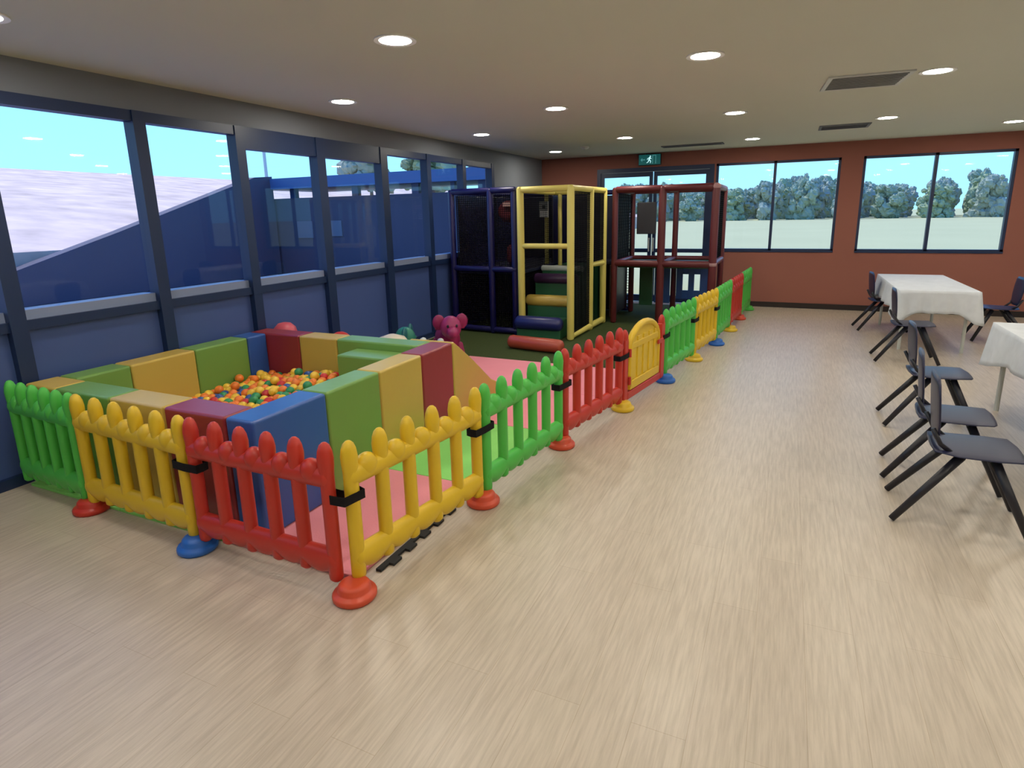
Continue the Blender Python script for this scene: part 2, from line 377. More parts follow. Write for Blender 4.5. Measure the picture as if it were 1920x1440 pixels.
def fence_panel(A, B, m, label):
    A = Vector(A); B = Vector(B); d = B - A; rz = math.atan2(d.y, d.x); s = d.length / LP
    key = m.name
    if key not in _panels:
        t = thing('picket_fence', label, 'fence panel', (A.x, A.y, 0), rz, 'picket fence panels around the play area')
        part('top_rail', R_top, m, t); part('bottom_rail', R_bot, m, t)
        pm = {}
        for k, x in enumerate(xs):
            src = P_end if k in (0, NP - 1) else P_mid
            if src.name not in pm:
                o = part('picket', src, m, t, (x, 0, 0)); pm[src.name] = o.data
            else:
                o = bpy.data.objects.new('picket', pm[src.name]); C.objects.link(o); o.parent = t; o.location = (x, 0, 0)
        sm = None
        for k in range(NP - 1):
            x = (xs[k] + xs[k + 1]) / 2
            if sm is None: o = part('short_picket', P_short, m, t, (x, 0, 0)); sm = o.data
            else: o = bpy.data.objects.new('short_picket', sm); C.objects.link(o); o.parent = t; o.location = (x, 0, 0)
        _panels[key] = t
    else:
        t = dup(_panels[key], (A.x, A.y, 0), rz, label)
    t.scale = (s, 1, 1)
    return t
N0 = (-1.69, 1.86)
nodes = [N0, (-1.54, 2.87), (-1.41, 3.88), (-1.22, 4.86), (-1.05, 5.87), (-.90, 6.87), (-.76, 7.80), (-.68, 8.80), (-.60, 9.80), (-.53, 10.78)]
lnodes = [N0, (-2.68, 1.86), (-3.68, 1.90), (-4.40, 1.93)]
fence_panel(nodes[0], nodes[1], YEL, 'yellow picket fence panel running away from the near corner with the red foot')
fence_panel(nodes[1], nodes[2], GRN, 'green picket fence panel next to the near yellow one, beside the ball pit ramp')
fence_panel(nodes[2], nodes[3], RED, 'red picket fence panel between the green panel and the little gate')
fence_panel(nodes[4], nodes[5], GRN, 'green picket fence panel just beyond the yellow gate')
fence_panel(nodes[5], nodes[6], YEL, 'yellow picket fence panel in the far run, past the green one beyond the gate')
fence_panel(nodes[6], nodes[7], GRN, 'green picket fence panel in front of the red play frame corner post')
fence_panel(nodes[7], nodes[8], RED, 'far red picket fence panel, second from the terracotta wall')
fence_panel(nodes[8], nodes[9], GRN, 'last green picket fence panel, closest to the terracotta wall')
fence_panel(lnodes[1], (-1.725, 1.85), RED, 'front red picket fence panel in front of the ball pit, nearest the camera')
fence_panel(lnodes[2], lnodes[1], YEL, 'yellow picket fence panel at the left, left of the front red panel')
fence_panel(lnodes[3], lnodes[2], GRN, 'green picket fence panel at the far left by the windows')

# gate panel
A = Vector(nodes[3]); B = Vector(nodes[4]); d = B - A
g = thing('fence_gate', 'red fence gate panel holding a yellow arched door', 'gate', (A.x, A.y, 0), math.atan2(d.y, d.x)); LG = d.length
def slab(mb, x0, x1, z0, z1, ry=.025):
    return mb.box(x0, x1, -ry, ry, z0, z1)
for (x0, x1) in ((.02, .10), (LG - .13, LG - .03)):
    pm = MB(); slab(pm, x0, x1, .06, .62); cx_ = (x0 + x1) / 2
    pm.ell((cx_, 0, .63), .045, .03, .07); pm.build('gate_post', RED, g, bevel=.012)
slab(MB(), .10, LG - .13, .06, .13).build('bottom_rail', RED, g, bevel=.012)
dx0, dx1 = .125, LG - .155; dc = (dx0 + dx1) / 2; dr = (dx1 - dx0) / 2
pts = [(dx0 + .03, 0, .17)] + [(dx0 + .03, 0, .3), (dx0 + .03, 0, .50)] + [(dc - (dr - .03) * math.cos(t * PI / 12), 0, .50 + .20 * math.sin(t * PI / 12)) for t in range(1, 12)] + [(dx1 - .03, 0, .50), (dx1 - .03, 0, .3), (dx1 - .03, 0, .17)]
gd = MB().path(pts, .03, 12).build('gate_door', YEL, g, smooth=True)
sl = MB(); slab(sl, dx0 + .02, dx1 - .02, .14, .22, .028)
for k in range(5):
    x = dx0 + .10 + k * (dx1 - dx0 - .20) / 4; slab(sl, x - .042, x + .042, .22, .60, .018)
slab(sl, dx0 + .05, dx1 - .05, .50, .56, .022)
sl.prism([(dx0 + .03, .2), (dx1 - .03, .2)] + [(dc + (dr - .03) * math.cos(t * PI / 12), .50 + .20 * math.sin(t * PI / 12)) for t in range(0, 5)] + [(dc - (dr - .03) * math.cos(t * PI / 12), .50 + .20 * math.sin(t * PI / 12)) for t in range(4, -1, -1)], 'y', -.008, .008)
sl.build('door_slats', YEL, gd, bevel=.01)
MB().box(dx1 - .10, dx1 + .03, -.045, -.028, .44, .48).build('latch', RED, gd, bevel=.004)
for z in (.2, .45): MB().tube((dx0 - .01, -.03, z), (dx0 - .01, -.03, z + .07), .014).build('hinge', RED, g)

# feet
foot_mb = MB().loft([((0, 0, z), (rx, 0, 0), (0, ry, 0)) for rx, ry, z in [(.092, .092, 0), (.100, .100, .010), (.100, .100, .026), (.094, .094, .034), (.078, .078, .038), (.074, .074, .044), (.072, .072, .064), (.062, .062, .075), (.045, .045, .079)]], 24)
foot_me = foot_mb.mesh('fence_stand')
for p in foot_me.polygons: p.use_smooth = True
feet = [(nodes[0], ORA, 'orange red round fence foot at the near corner where red and yellow panels meet', (.02, -.01)), (nodes[1], ORA, 'red round fence foot between the near yellow and green panels', (0, 0)),
        (nodes[2], ORA, 'red round fence foot between the green and the red panel before the gate', (0, 0)), (nodes[3], YEL, 'yellow round fence foot on the near side of the gate', (.02, 0)),
        (nodes[4], BLU, 'blue round fence foot on the far side of the yellow gate', (.03, 0)), (nodes[5], YEL, 'yellow round fence foot between green and yellow panels beyond the gate', (.02, 0)),
        (nodes[6], BLU, 'small far blue fence foot by the play frame corner', (.03, 0)), (nodes[7], YEL, 'farthest yellow fence foot near the terracotta wall', (.03, 0)), (nodes[8], ORA, 'far red fence foot near the terracotta wall', (.0, 0)),
        (nodes[9], GRN, 'green fence foot ending the run at the terracotta wall', (0, 0)),
        (lnodes[1], BLU, 'blue round fence foot in front, between the left yellow and the red panel', (-.02, -.01)), (lnodes[2], RED, 'red fence foot at the left end of the yellow panel', (0, 0))]
for (n_, m, lb, off) in feet:
    me = foot_me.copy(); me.materials.append(m)
    o = bpy.data.objects.new('fence_stand', me); C.objects.link(o); o.location = (n_[0] + off[0], n_[1] + off[1], 0)
    tag(o, lb, 'fence foot', 'round fence feet')
# straps
def strap(P, D1, D2, z, label, w=.10):
    # band wrapping the two end pickets that meet at P; D1, D2 unit directions into the two panels
    P = Vector((*P, 0)); D1 = Vector((*D1, 0)).normalized(); D2 = Vector((*D2, 0)).normalized()
    a = P + D1 * (w); b = P + D2 * (w); t = .034
    n1 = Vector((-D1.y, D1.x, 0)); n2 = Vector((D2.y, -D2.x, 0))
    out = [a + n1 * t, P + (n1 + n2).normalized() * t * 1.1, b + n2 * t, b + D2 * .006, b - n2 * t, P - (n1 + n2).normalized() * t * 1.1, a - n1 * t, a + D1 * .006]
    mb = MB(); n = len(out); vs = []
    cen = sum(out, Vector()) / n
    for p in out:
        q = cen + (p - cen) * 1.0; r = cen + (p - cen) * .965
        for (c, zz) in ((q, z - .022), (q, z + .022), (r, z + .022), (r, z - .022)): vs.append((c.x, c.y, zz))
    fs = []
    for k in range(n):
        k2 = (k + 1) % n
        for j in range(4): fs.append((k * 4 + j, k * 4 + (j + 1) % 4, k2 * 4 + (j + 1) % 4, k2 * 4 + j))
    mb.add(vs, fs); o = mb.build('tie_strap', BLACK); tag(o, label, 'strap', 'black straps tying the fence panels')
def dirs(a, b): return (b[0] - a[0], b[1] - a[1])
sl_ = ['black strap tying the corner of the red and yellow panels nearest the camera', 'black strap tying the near yellow panel to the green panel', 'black strap tying the green panel to the red panel before the gate', 'dark strap tying the red panel to the gate panel',
       'black strap tying the gate panel to the green panel behind it', 'black strap between the green and yellow panels beyond the gate', 'small black strap between the far yellow and green panels']
for k in range(7):
    prev = lnodes[1] if k == 0 else nodes[k - 1]
    strap(nodes[k], dirs(nodes[k], prev), dirs(nodes[k], nodes[k + 1]), .475, sl_[k], .09)
strap(lnodes[1], dirs(lnodes[1], lnodes[2]), dirs(lnodes[1], lnodes[0]), .475, 'black strap tying the left yellow panel to the front red panel', .09)

# ------------------------------------------------------------------ mats
MATP = mat('pink foam mat', (.85, .30, .36), rough=.75, spec=.25, noise=.05, nscale=5, bump=.2, bscale=120)
MATG = mat('light green foam mat', (.28, .72, .18), rough=.75, spec=.25, noise=.05, nscale=5, bump=.2, bscale=120)
MATK = mat('black mat edge and shadow', (.02, .02, .02), rough=.8)  # black merges the toothed mat edge with the shadow beneath it
TURF = mat('dark green play turf', (.07, .095, .035), rough=.95, spec=.1, noise=.35, nscale=60, bump=.8, bscale=300)
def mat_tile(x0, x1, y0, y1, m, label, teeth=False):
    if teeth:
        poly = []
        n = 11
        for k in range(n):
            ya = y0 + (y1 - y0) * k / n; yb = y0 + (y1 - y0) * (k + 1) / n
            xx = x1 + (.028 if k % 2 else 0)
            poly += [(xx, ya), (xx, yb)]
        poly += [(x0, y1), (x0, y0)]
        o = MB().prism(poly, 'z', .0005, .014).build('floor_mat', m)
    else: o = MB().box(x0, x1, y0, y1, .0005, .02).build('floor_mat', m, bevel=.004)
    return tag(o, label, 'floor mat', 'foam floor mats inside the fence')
mat_tile(-2.60, -1.745, 1.95, 3.03, MATP, 'pink foam mat in the front corner beside the blue foam block')
mat_tile(-2.55, -1.63, 3.035, 4.08, MATG, 'bright green foam mat behind the near yellow and green fence panels')
mat_tile(-2.50, -1.50, 4.085, 5.1, MATP, 'pink foam mat beside the foot of the yellow ramp')
mat_tile(-3.40, -1.40, 5.105, 6.12, MATP, 'large pink foam mat between the ramp and the turf')
mat_tile(-3.5, -2.605, 1.95, 3.03, MATG, 'green foam mat under the front wall of the ball pit')
mat_tile(-4.42, -3.505, 1.95, 3.03, MATG, 'green foam mat behind the left yellow fence panel')
mat_tile(-1.705, -1.675, 2.05, 2.80, MATK, 'black toothed edging and shadow of a foam mat peeking out under the yellow fence', teeth=True)
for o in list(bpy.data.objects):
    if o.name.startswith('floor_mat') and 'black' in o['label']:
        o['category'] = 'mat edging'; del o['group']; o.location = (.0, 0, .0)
tf = MB().box(-4.42, -1.30, 6.125, 10.9, .0005, .016).build('turf_mat', TURF); tag(tf, 'dark green artificial turf mat under the play frame', 'turf')

# ------------------------------------------------------------------ ball pit
PX0, PX1, PY0, PY1, PH, PT = -4.42, -2.40, 2.03, 4.04, .68, .20
Z0 = .021
def foam_wall(label, segs, axis, fixed, z1=PH, name='foam_wall'):
    # segs: list of (a, b, material, colour word)
    t = thing(name, label, 'foam wall', (0, 0, 0), group='padded walls of the ball pit')
    a0 = segs[0][0]; base = Vector((a0, fixed[0], 0)) if axis == 'x' else Vector((fixed[0], a0, 0)); t.location = base
    for a, b, m, cw in segs:
        if axis == 'x': bx = MB().box(a + .002 - base.x, b - .002 - base.x, fixed[0] - base.y, fixed[1] - base.y, Z0, z1)
        else: bx = MB().box(fixed[0] - base.x, fixed[1] - base.x, a + .002 - base.y, b - .002 - base.y, Z0, z1)
        o = bx.build('panel', m, t, bevel=.016, segs=4); o['label'] = cw + ' vinyl section'
    return t
foam_wall('padded right wall of the ball pit in blue, green, yellow and red sections, beside the fence', [(PY0, 2.57, VB, 'blue'), (2.57, 3.08, VG, 'green'), (3.08, 3.59, VY, 'yellow'), (3.59, PY1, VR, 'red')], 'y', (PX1 - PT, PX1))
foam_wall('padded front wall of the ball pit with a red and a yellow section, behind the picket fence', [(PX0 + .0, -4.10, VY, 'yellow'), (-4.10, -3.56, VG, 'green'), (-3.56, -3.08, VY, 'yellow'), (-3.08, PX1 - PT - .003, VR, 'red')], 'x', (PY0, PY0 + PT))
foam_wall('padded left wall of the ball pit along the windows', [(PY0 + PT + .003, 2.60, VG, 'green'), (2.60, 3.12, VY, 'yellow'), (3.12, 3.63, VG, 'green'), (3.63, PY1 - PT, VB, 'blue')], 'y', (PX0, PX0 + PT))
foam_wall('padded back wall of the ball pit with red, yellow and green sections', [(PX0, -3.84, VR, 'red'), (-3.84, -3.42, VY, 'yellow'), (-3.42, PX1 - PT - .003, VG, 'green')], 'x', (PY1 - PT, PY1))
# inner green step block in the back right corner
fb = MB().box(-3.20, PX1 - PT - .004, PY1 - PT - .26, PY1 - PT - .004, .142, .62).build('foam_block', VG, bevel=.016, segs=4); tag(fb, 'lower green foam block in the back right corner of the ball pit', 'foam block')
fb.location.z = 0
# ramp
rp = MB().prism([(PY1 + .004, Z0), (5.02, Z0), (5.02, .06), (4.72, .20), (4.40, .45), (4.16, .62), (PY1 + .03, PH), (PY1 + .004, PH)], 'x', PX1 - .42, PX1 - .0).build('foam_ramp', VY, bevel=.015, segs=3)
tag(rp, 'yellow wedge shaped foam ramp leading down from the red end of the ball pit', 'foam ramp')
# balls
BALLC = [('yellow', mat('yellow ball plastic', (.85, .55, .05), rough=.3)), ('orange', mat('orange ball plastic', (.85, .22, .03), rough=.3)), ('red', mat('red ball plastic', (.60, .03, .03), rough=.3)),
         ('green', mat('green ball plastic', (.03, .28, .10), rough=.3)), ('blue', mat('blue ball plastic', (.03, .10, .35), rough=.3))]
R_B = .036
ball_me = {}
for cn, m in BALLC:
    me = MB().ell((0, 0, 0), R_B, R_B, R_B, 18, 12).mesh('ball'); me.materials.append(m)
    for p in me.polygons: p.use_smooth = True
    ball_me[cn] = me
rows = []; sp_ = .075; y = PY0 + PT + .04; k = 0
while y < PY1 - PT - .04:
    x = PX0 + PT + .04 + (sp_ / 2 if k % 2 else 0)
    while x < PX1 - PT - .04:
        if not (x > -3.25 and y > PY1 - PT - .31): rows.append((x, y))
        x += sp_
    y += sp_ * .88; k += 1
cam_p = Vector((0, 0, 1.6837)); cand = []
for (x, y) in rows:
    hz = .30 + .10 * math.exp(-((x + 3.35) ** 2 + (y - 3.5) ** 2) / .25) + random.uniform(-.012, .018)
    if random.random() < .10: hz += .04
    p = Vector((x + random.uniform(-.006, .006), y + random.uniform(-.006, .006), hz))
    d_ = p - cam_p; vis = True
    ty = (PY0 + PT - cam_p.y) / d_.y; q1 = cam_p + d_ * ty
    if q1.z < PH - .04: vis = False
    tx = (PX1 - PT - cam_p.x) / d_.x; q2 = cam_p + d_ * tx
    if q2.z < PH - .04: vis = False
    cand.append((not vis, d_.length, p))
cand.sort(key=lambda c: (c[0], c[1]))
indiv = [c for c in cand if not c[0]][:295]; rest = cand[len(indiv):]
for c in indiv:
    cn = random.choices(['yellow', 'orange', 'red', 'green', 'blue'], [38, 28, 14, 12, 8])[0]
    o = bpy.data.objects.new('ball', ball_me[cn]); C.objects.link(o); o.location = c[2]
    tag(o, 'small %s plastic ball in the padded ball pit' % cn, 'ball', '%s balls in the ball pit' % cn)
# bed of further balls beneath and out of sight
for ci, (cn, m) in enumerate(BALLC[:1]):
    mb = MB()
    for c in rest: mb.ell(tuple(c[2]), R_B, R_B, R_B, 10, 6)
    for c in cand[::1]: mb.ell((c[2].x, c[2].y, c[2].z - .080), R_B, R_B, R_B, 10, 6)
    bm_ = mat('mixed ball plastic', (.4, .2, .05), rough=.35)
    t = bm_.node_tree; vr = t.nodes.new('ShaderNodeTexVoronoi'); vr.inputs['Scale'].default_value = 13; co = t.nodes.new('ShaderNodeTexCoord'); rr = t.nodes.new('ShaderNodeValToRGB'); rr.color_ramp.interpolation = 'CONSTANT'
    cols = [(.85, .5, .05), (.85, .2, .03), (.5, .03, .03), (.03, .28, .1), (.03, .1, .35), (.85, .5, .05)]
    rr.color_ramp.elements[0].color = (*cols[0], 1); rr.color_ramp.elements[1].position = .3; rr.color_ramp.elements[1].color = (*cols[1], 1)
    for q_, cc in zip((.5, .65, .8, .9), cols[2:]): e = rr.color_ramp.elements.new(q_); e.color = (*cc, 1)
    sx_ = t.nodes.new('ShaderNodeSeparateColor'); t.links.new(co.outputs['Object'], vr.inputs['Vector']); t.links.new(vr.outputs['Color'], sx_.inputs[0]); t.links.new(sx_.outputs[0], rr.inputs[0]); t.links.new(rr.outputs[0], t.nodes['Principled BSDF'].inputs['Base Color'])
    o = mb.build('pit_balls', bm_, smooth=True); tag(o, 'deeper layer of mixed coloured plastic balls filling the ball pit', 'balls', kind='stuff')
pf = MB().box(PX0 + PT + .003, PX1 - PT - .003, PY0 + PT + .003, PY1 - PT - .003, .021, .14).build('pit_cushion', VB); tag(pf, 'blue padded base under the balls of the ball pit', 'cushion')

# ------------------------------------------------------------------ play frame
ps = thing('play_frame', 'two level indoor soft play frame with yellow, red and blue padded posts and black nets', 'play structure', (-2.55, 7.38, 0))
B0 = Vector((-2.55, 7.38, 0))
def L_(p): return tuple(Vector(p) - B0)
def post(x, y, m, r=.048, z1=2.03, z0=.016):
    MB().tube(L_((x, y, z0)), L_((x, y, z1)), r, n=14, round_=1).build('post', m, ps, smooth=True)['label'] = m.name.replace(' post padding', '') + ' padded post'
def beam(p, q, m, r=.042):
    o = MB().tube(L_(p), L_(q), r, n=12, round_=1).build('beam', m, ps, smooth=True); o['label'] = m.name.replace(' post padding', '') + ' padded beam'
YP = [(-3.27, 7.42), (-2.55, 7.38), (-2.53, 8.16), (-2.51, 8.76), (-3.42, 8.76), (-3.20, 8.76)]
for i, (x, y) in enumerate(YP): post(x, y, PADY, .048 if i < 4 else .032)
TZ = 1.99
beam((-3.27, 7.42, TZ), (-2.55, 7.38, TZ), PADY); beam((-2.55, 7.38, TZ), (-2.51, 8.76, TZ), PADY); beam((-3.27, 7.42, TZ), (-3.3, 8.76, TZ), PADY)
beam((-3.27, 7.42, 1.26), (-2.55, 7.38, 1.26), PADY, .036); beam((-2.53, 8.16, .96), (-2.51, 8.76, .94), PADY, .038)
beam((-2.55, 7.38, .075), (-2.51, 8.76, .075), PADY, .045); beam((-3.3, 8.76, TZ), (-2.51, 8.76, TZ), PADY)
RP = [(-2.36, 8.84), (-1.665, 8.82), (-.94, 8.80), (-2.36, 9.95), (-1.66, 9.95), (-.94, 9.95)]
for i, (x, y) in enumerate(RP): post(x, y, PADR, .055 if i in (1, 2) else .045)
for z in (1.995, .93):
    beam((-2.36, 8.84, z), (-1.665, 8.82, z), PADR, .05); beam((-1.665, 8.82, z), (-.94, 8.80, z), PADR, .05); beam((-.94, 8.80, z), (-.94, 9.95, z), PADR, .045)
    beam((-2.36, 9.95, z), (-.94, 9.95, z), PADR, .04); beam((-2.36, 8.84, z), (-2.36, 9.95, z), PADR, .04); beam((-1.665, 8.82, z), (-1.66, 9.95, z), PADR, .035)
BP = [(-4.40, 7.55), (-3.76, 7.50), (-4.36, 8.76), (-4.36, 9.95), (-3.42, 9.95), (-3.40, 7.50)]
for i, (x, y) in enumerate(BP): post(x, y, PADB, .045)
for z in (2.0, .93, .07):
    beam((-4.40, 7.55, z), (-3.76, 7.50, z), PADB); beam((-3.76, 7.50, z), (-3.36, 7.49, z), PADB); beam((-4.36, 7.55, z), (-4.36, 9.95, z), PADB); beam((-4.36, 9.95, z), (-2.40, 9.95, z), PADB)
for s_ in (1, -1): MB().ell(L_((-.94, 8.80 + .0, 1.995 if s_ > 0 else .93)), .062, .062, .05).build('joint_cap', mat('dull pink cap', (.45, .25, .26), rough=.5), ps, smooth=True)
# decks
MB().box(*[v for v in (-4.32 - B0.x, -3.34 - B0.x, 7.55 - B0.y, 9.9 - B0.y, .86, .91)]).build('deck', VN, ps, bevel=.01)
MB().box(-3.33 - B0.x, -2.42 - B0.x, 9.35 - B0.y, 9.9 - B0.y, .86, .91).build('deck', VN, ps, bevel=.01)
MB().box(-2.32 - B0.x, -.98 - B0.x, 8.88 - B0.y, 9.9 - B0.y, .86, .91).build('deck', VDG, ps, bevel=.01)
# nets: real cords
def net(p0, ux, uz, w, h, step=.05, t=.0022, name='net', m=NET):
    mb = MB(); p0 = Vector(p0) - B0; ux = Vector(ux).normalized(); uz = Vector(uz).normalized(); n_ = ux.cross(uz)
    def cord(a, b):
        d_ = (b - a).normalized(); s1 = n_.cross(d_) * t; s2 = n_ * t
        vs = [a - s1 - s2, a + s1 - s2, a + s1 + s2, a - s1 + s2, b - s1 - s2, b + s1 - s2, b + s1 + s2, b - s1 + s2]
        mb.add(vs, [(0, 1, 5, 4), (1, 2, 6, 5), (2, 3, 7, 6), (3, 0, 4, 7)])
    k = 0
    while k * step <= w + 1e-6: cord(p0 + ux * k * step, p0 + ux * k * step + uz * h); k += 1
    k = 0
    while k * step <= h + 1e-6: cord(p0 + uz * k * step, p0 + ux * w + uz * k * step); k += 1
    mb.build(name, m, ps)
Z = (0, 0, 1); X = (1, 0, 0); Y = (0, 1, 0)
net((-4.32, 7.55, .1), X, Z, .94, 1.85, .03, .0032)          # blue front
net((-4.33, 7.58, .1), Y, Z, 2.3, 1.85, .03, .003)            # blue left side
net((-4.32, 9.93, .1), X, Z, 1.95, 1.85, .045, .0035)         # back
net((-3.36, 7.5, .1), Y, Z, 2.4, 1.85, .03, .003)            # blue / yellow
net((-2.52, 7.42, .1), Y, Z, .70, 1.85, .028, .003)            # yellow side
net((-2.49, 8.2, 1.0), Y, Z, .5, .95, .028, .003)
net((-2.36, 8.88, .95), Y, Z, 1.05, 1.0, .045, .003)          # red left


net((-.94, 8.86, .98), Y, Z, 1.05, .97, .03, .0015)
# opaque panels; the navy ones are added to make the blue bay dark
def panel(x0, x1, y0, y1, z0, z1, m, lb, bevel=.01):
    o = MB().box(x0 - B0.x, x1 - B0.x, y0 - B0.y, y1 - B0.y, z0, z1).build('pad_panel', m, ps, bevel=bevel); o['label'] = lb; return o
panel(-4.31, -3.45, 9.88, 9.91, .1, .88, VN, 'added navy shade panel'); panel(-3.38, -2.42, 9.88, 9.91, .1, 1.95, VN, 'added navy shade panel')
panel(-4.31, -3.47, 9.88, 9.91, .95, 1.95, VN, 'added navy shade panel')
panel(-4.345, -4.32, 8.85, 9.85, .1, 1.95, VN, 'added navy side shade panel'); panel(-4.345, -4.32, 7.62, 8.7, .1, 1.95, VN, 'added navy side shade panel')
panel(-4.3, -3.44, 8.74, 8.77, .1, .86, VN, 'added navy inner shade panel'); 
panel(-3.37, -3.345, 8.85, 9.85, .1, 1.95, VN, 'added navy inner shade panel')
panel(-2.44, -2.41, 8.86, 9.85, .1, .9, vinyl('deep maroon vinyl', (.02, .004, .005)), 'maroon inner pad panel')
panel(-2.41, -2.385, 8.9, 9.85, .93, 1.95, vinyl('dark maroon vinyl', (.018, .005, .008)), 'dark maroon inner pad panel')
# maroon drum and pale bar in the blue bay
MB().tube(L_((-3.86, 8.2, 1.72)), L_((-3.86, 8.5, 1.72)), .16, n=20, round_=.5).build('drum', PADR, ps, smooth=True)
MB().box(-3.86 - B0.x, -3.60 - B0.x, 8.12 - B0.y, 8.16 - B0.y, 1.79, 1.85).build('drum_label', mat('dull pink', (.5, .3, .28)), ps, bevel=.004)
MB().tube(L_((-3.85, 8.5, .92)), L_((-3.85, 8.5, 1.22)), .13, n=18, round_=.5).build('pad_post', PADR, ps, smooth=True)
# blue slotted board and green board at the back of the red bay
def board(x0, x1, z0, z1, holes, m, nm):
    return wall_with_holes(x0 - B0.x, x1 - B0.x, z0, z1, [(a - B0.x, b - B0.x, c, d) for a, b, c, d in holes], 9.86 - B0.y, 9.89 - B0.y).build(nm, m, ps, bevel=.006)
board(-1.60, -1.0, .28, .86, [(-1.50, -1.41, .42, .68), (-1.32, -1.23, .42, .68)], VB, 'slotted_board')
board(-2.20, -1.98, .15, .84, [], VDG, 'green_board')
board(-1.95, -1.70, .2, .84, [], VB, 'blue_board')
# padded steps up through the yellow bay
def step(y0, y1, ztop, roll, x0, x1, r=.085):
    o = MB().box(x0 + .02 - B0.x, x1 - .02 - B0.x, y0 + .03 - B0.y, y1 - B0.y, .016, ztop - .04).build('step', VDG, ps, bevel=.015)
    o['label'] = 'green foam step block'
    q_ = MB().tube((x0 - B0.x, y0 + .06 - B0.y, ztop - r), (x1 - B0.x, y0 + .06 - B0.y, ztop - r), r, n=16, round_=1)
    q_.build('step_roll', roll, o, smooth=True)['label'] = roll.name.replace(' vinyl', '') + ' padded roll'
VBD = vinyl('shaded blue vinyl', (.012, .018, .13))  # blue vinyl with the shade of the step bay in its colour
step(7.30, 7.62, .32, VBD, -3.34, -2.66, .095); step(7.64, 7.92, .57, VY, -3.32, -2.66, .08); step(7.94, 8.20, .84, VP, -3.32, -2.66, .075); step(8.22, 9.34, .93, VW, -3.32, -2.66, .045)
rl = MB().tube((-3.14, 6.70, .103), (-2.38, 6.60, .103), .085, n=20, round_=1).build('foam_roller', VT, smooth=True); tag(rl, 'terracotta red foam roller lying on the turf before the padded steps', 'foam roller')
# hanging dark square pad
hp = MB().box(-2.20, -1.90, 9.55, 9.62, 1.33, 1.82).build('hanging_board', mat('dark slate board', (.035, .035, .045), rough=.6), bevel=.012); tag(hp, 'dark grey rectangular board hanging inside the red bay of the play frame', 'board')
nc = thing('notice_card', 'white card hanging on the rear post inside the yellow bay', 'sign', (-3.42, 8.66, 1.74))
MB().box(-.075, .075, -.010, -.004, -.12, .12).build('card', mat('dull card', (.25, .26, .24), rough=.6), nc)
MB().box(-.065, .065, -.014, -.0105, -.115, -.02).build('white_block', WHITE, nc); MB().box(-.025, .025, -.014, -.0105, .01, .06).build('dark_symbol', DARKP, nc)

# ------------------------------------------------------------------ ride-on toys behind the pit
def rocker(loc, rz, s, mbody, mhead, label, ears=True, spots=None):
    t = thing('animal_rocker', label, 'ride-on toy', loc, rz); t.scale = (s, s, s)
    b = MB().loft([((0, y_, z_), (w, 0, 0), (0, 0, h_)) for y_, z_, w, h_ in [(.27, .27, .03, .04), (.24, .27, .09, .10), (.14, .28, .13, .14), (0, .27, .14, .13), (-.12, .29, .13, .14), (-.2, .32, .10, .12), (-.25, .33, .04, .05)]], 18)
    b.build('body', mbody, t, smooth=True)
    for sx in (-1, 1):
        for yy in (-.14, .16): MB().tube((sx * .10, yy, .26), (sx * .13, yy * 1.15, .04), .048, .055, n=12, round_=1).build('leg', mbody, t, smooth=True)
        MB().path([(sx * .13, -.34 + k * .068, .03 + .012 * ((k - 5) / 5.0) ** 2 * 3) for k in range(11)], .025, 10).build('runner', mhead, t, smooth=True)
    hd = MB().ell((0, -.27, .46), .12, .12, .13).ell((0, -.38, .42), .07, .08, .065).build('head', mhead, t, smooth=True)
    if ears:
        for sx in (-1, 1): MB().ell((sx * .13, -.24, .52), .07, .03, .085).build('ear', mbody, hd, smooth=True)
    for sx in (-1, 1): MB().ell((sx * .05, -.375, .49), .014, .012, .018, 10, 8).build('eye', DARKP, hd, smooth=True)
    MB().tube((-.17, -.19, .44), (.17, -.19, .44), .017, n=10, round_=1).build('handle', mhead, t, smooth=True)
    if spots: 
        for sp in spots: MB().ell(sp, .05, .04, .035, 12, 8).build('spot', VW, t, smooth=True)
    return t
MAG = plastic('magenta plastic', (.27, .015, .09)); MAG2 = plastic('magenta pink plastic', (.32, .025, .12)); TEAL = plastic('teal plastic', (.01, .12, .14)); TEAL2 = plastic('green teal plastic', (.02, .20, .14))
PNK = plastic('pink plastic', (.60, .10, .14)); CRM = plastic('cream plastic', (.65, .58, .46))
rocker((-3.53, 5.84, .002), math.radians(40), 1.0, MAG, MAG2, 'magenta animal rocker standing behind the red end of the ball pit')
rocker((-3.38, 5.20, .002), math.radians(-70), .92, TEAL, TEAL2, 'teal animal rocker left of the magenta one, near the windows', spots=[(.05, -.05, .44), (.0, .14, .42)])
rocker((-4.17, 4.62, .002), math.radians(60), 1.0, PNK, RED, 'pink animal rocker whose back shows above the red section of the pit wall', ears=False, spots=None)
cs = MB().lathe([(.17, 0), (.19, .05), (.19, .40), (.17, .50), (.12, .57), (.03, .60)], n=24).build('cream_stool', CRM, smooth=True); cs.location = (-3.33, 4.50, .002); tag(cs, 'cream domed toddler stool behind the green section of the pit back wall', 'stool')
pk = MB().lathe([(.10, 0), (.115, .05), (.115, .60), (.10, .66), (.06, .70), (.02, .71)], n=24).build('pink_stool', PNK, smooth=True); pk.location = (-4.35, 4.19, .002); tag(pk, 'pink domed stool behind the red section of the pit back wall', 'stool')

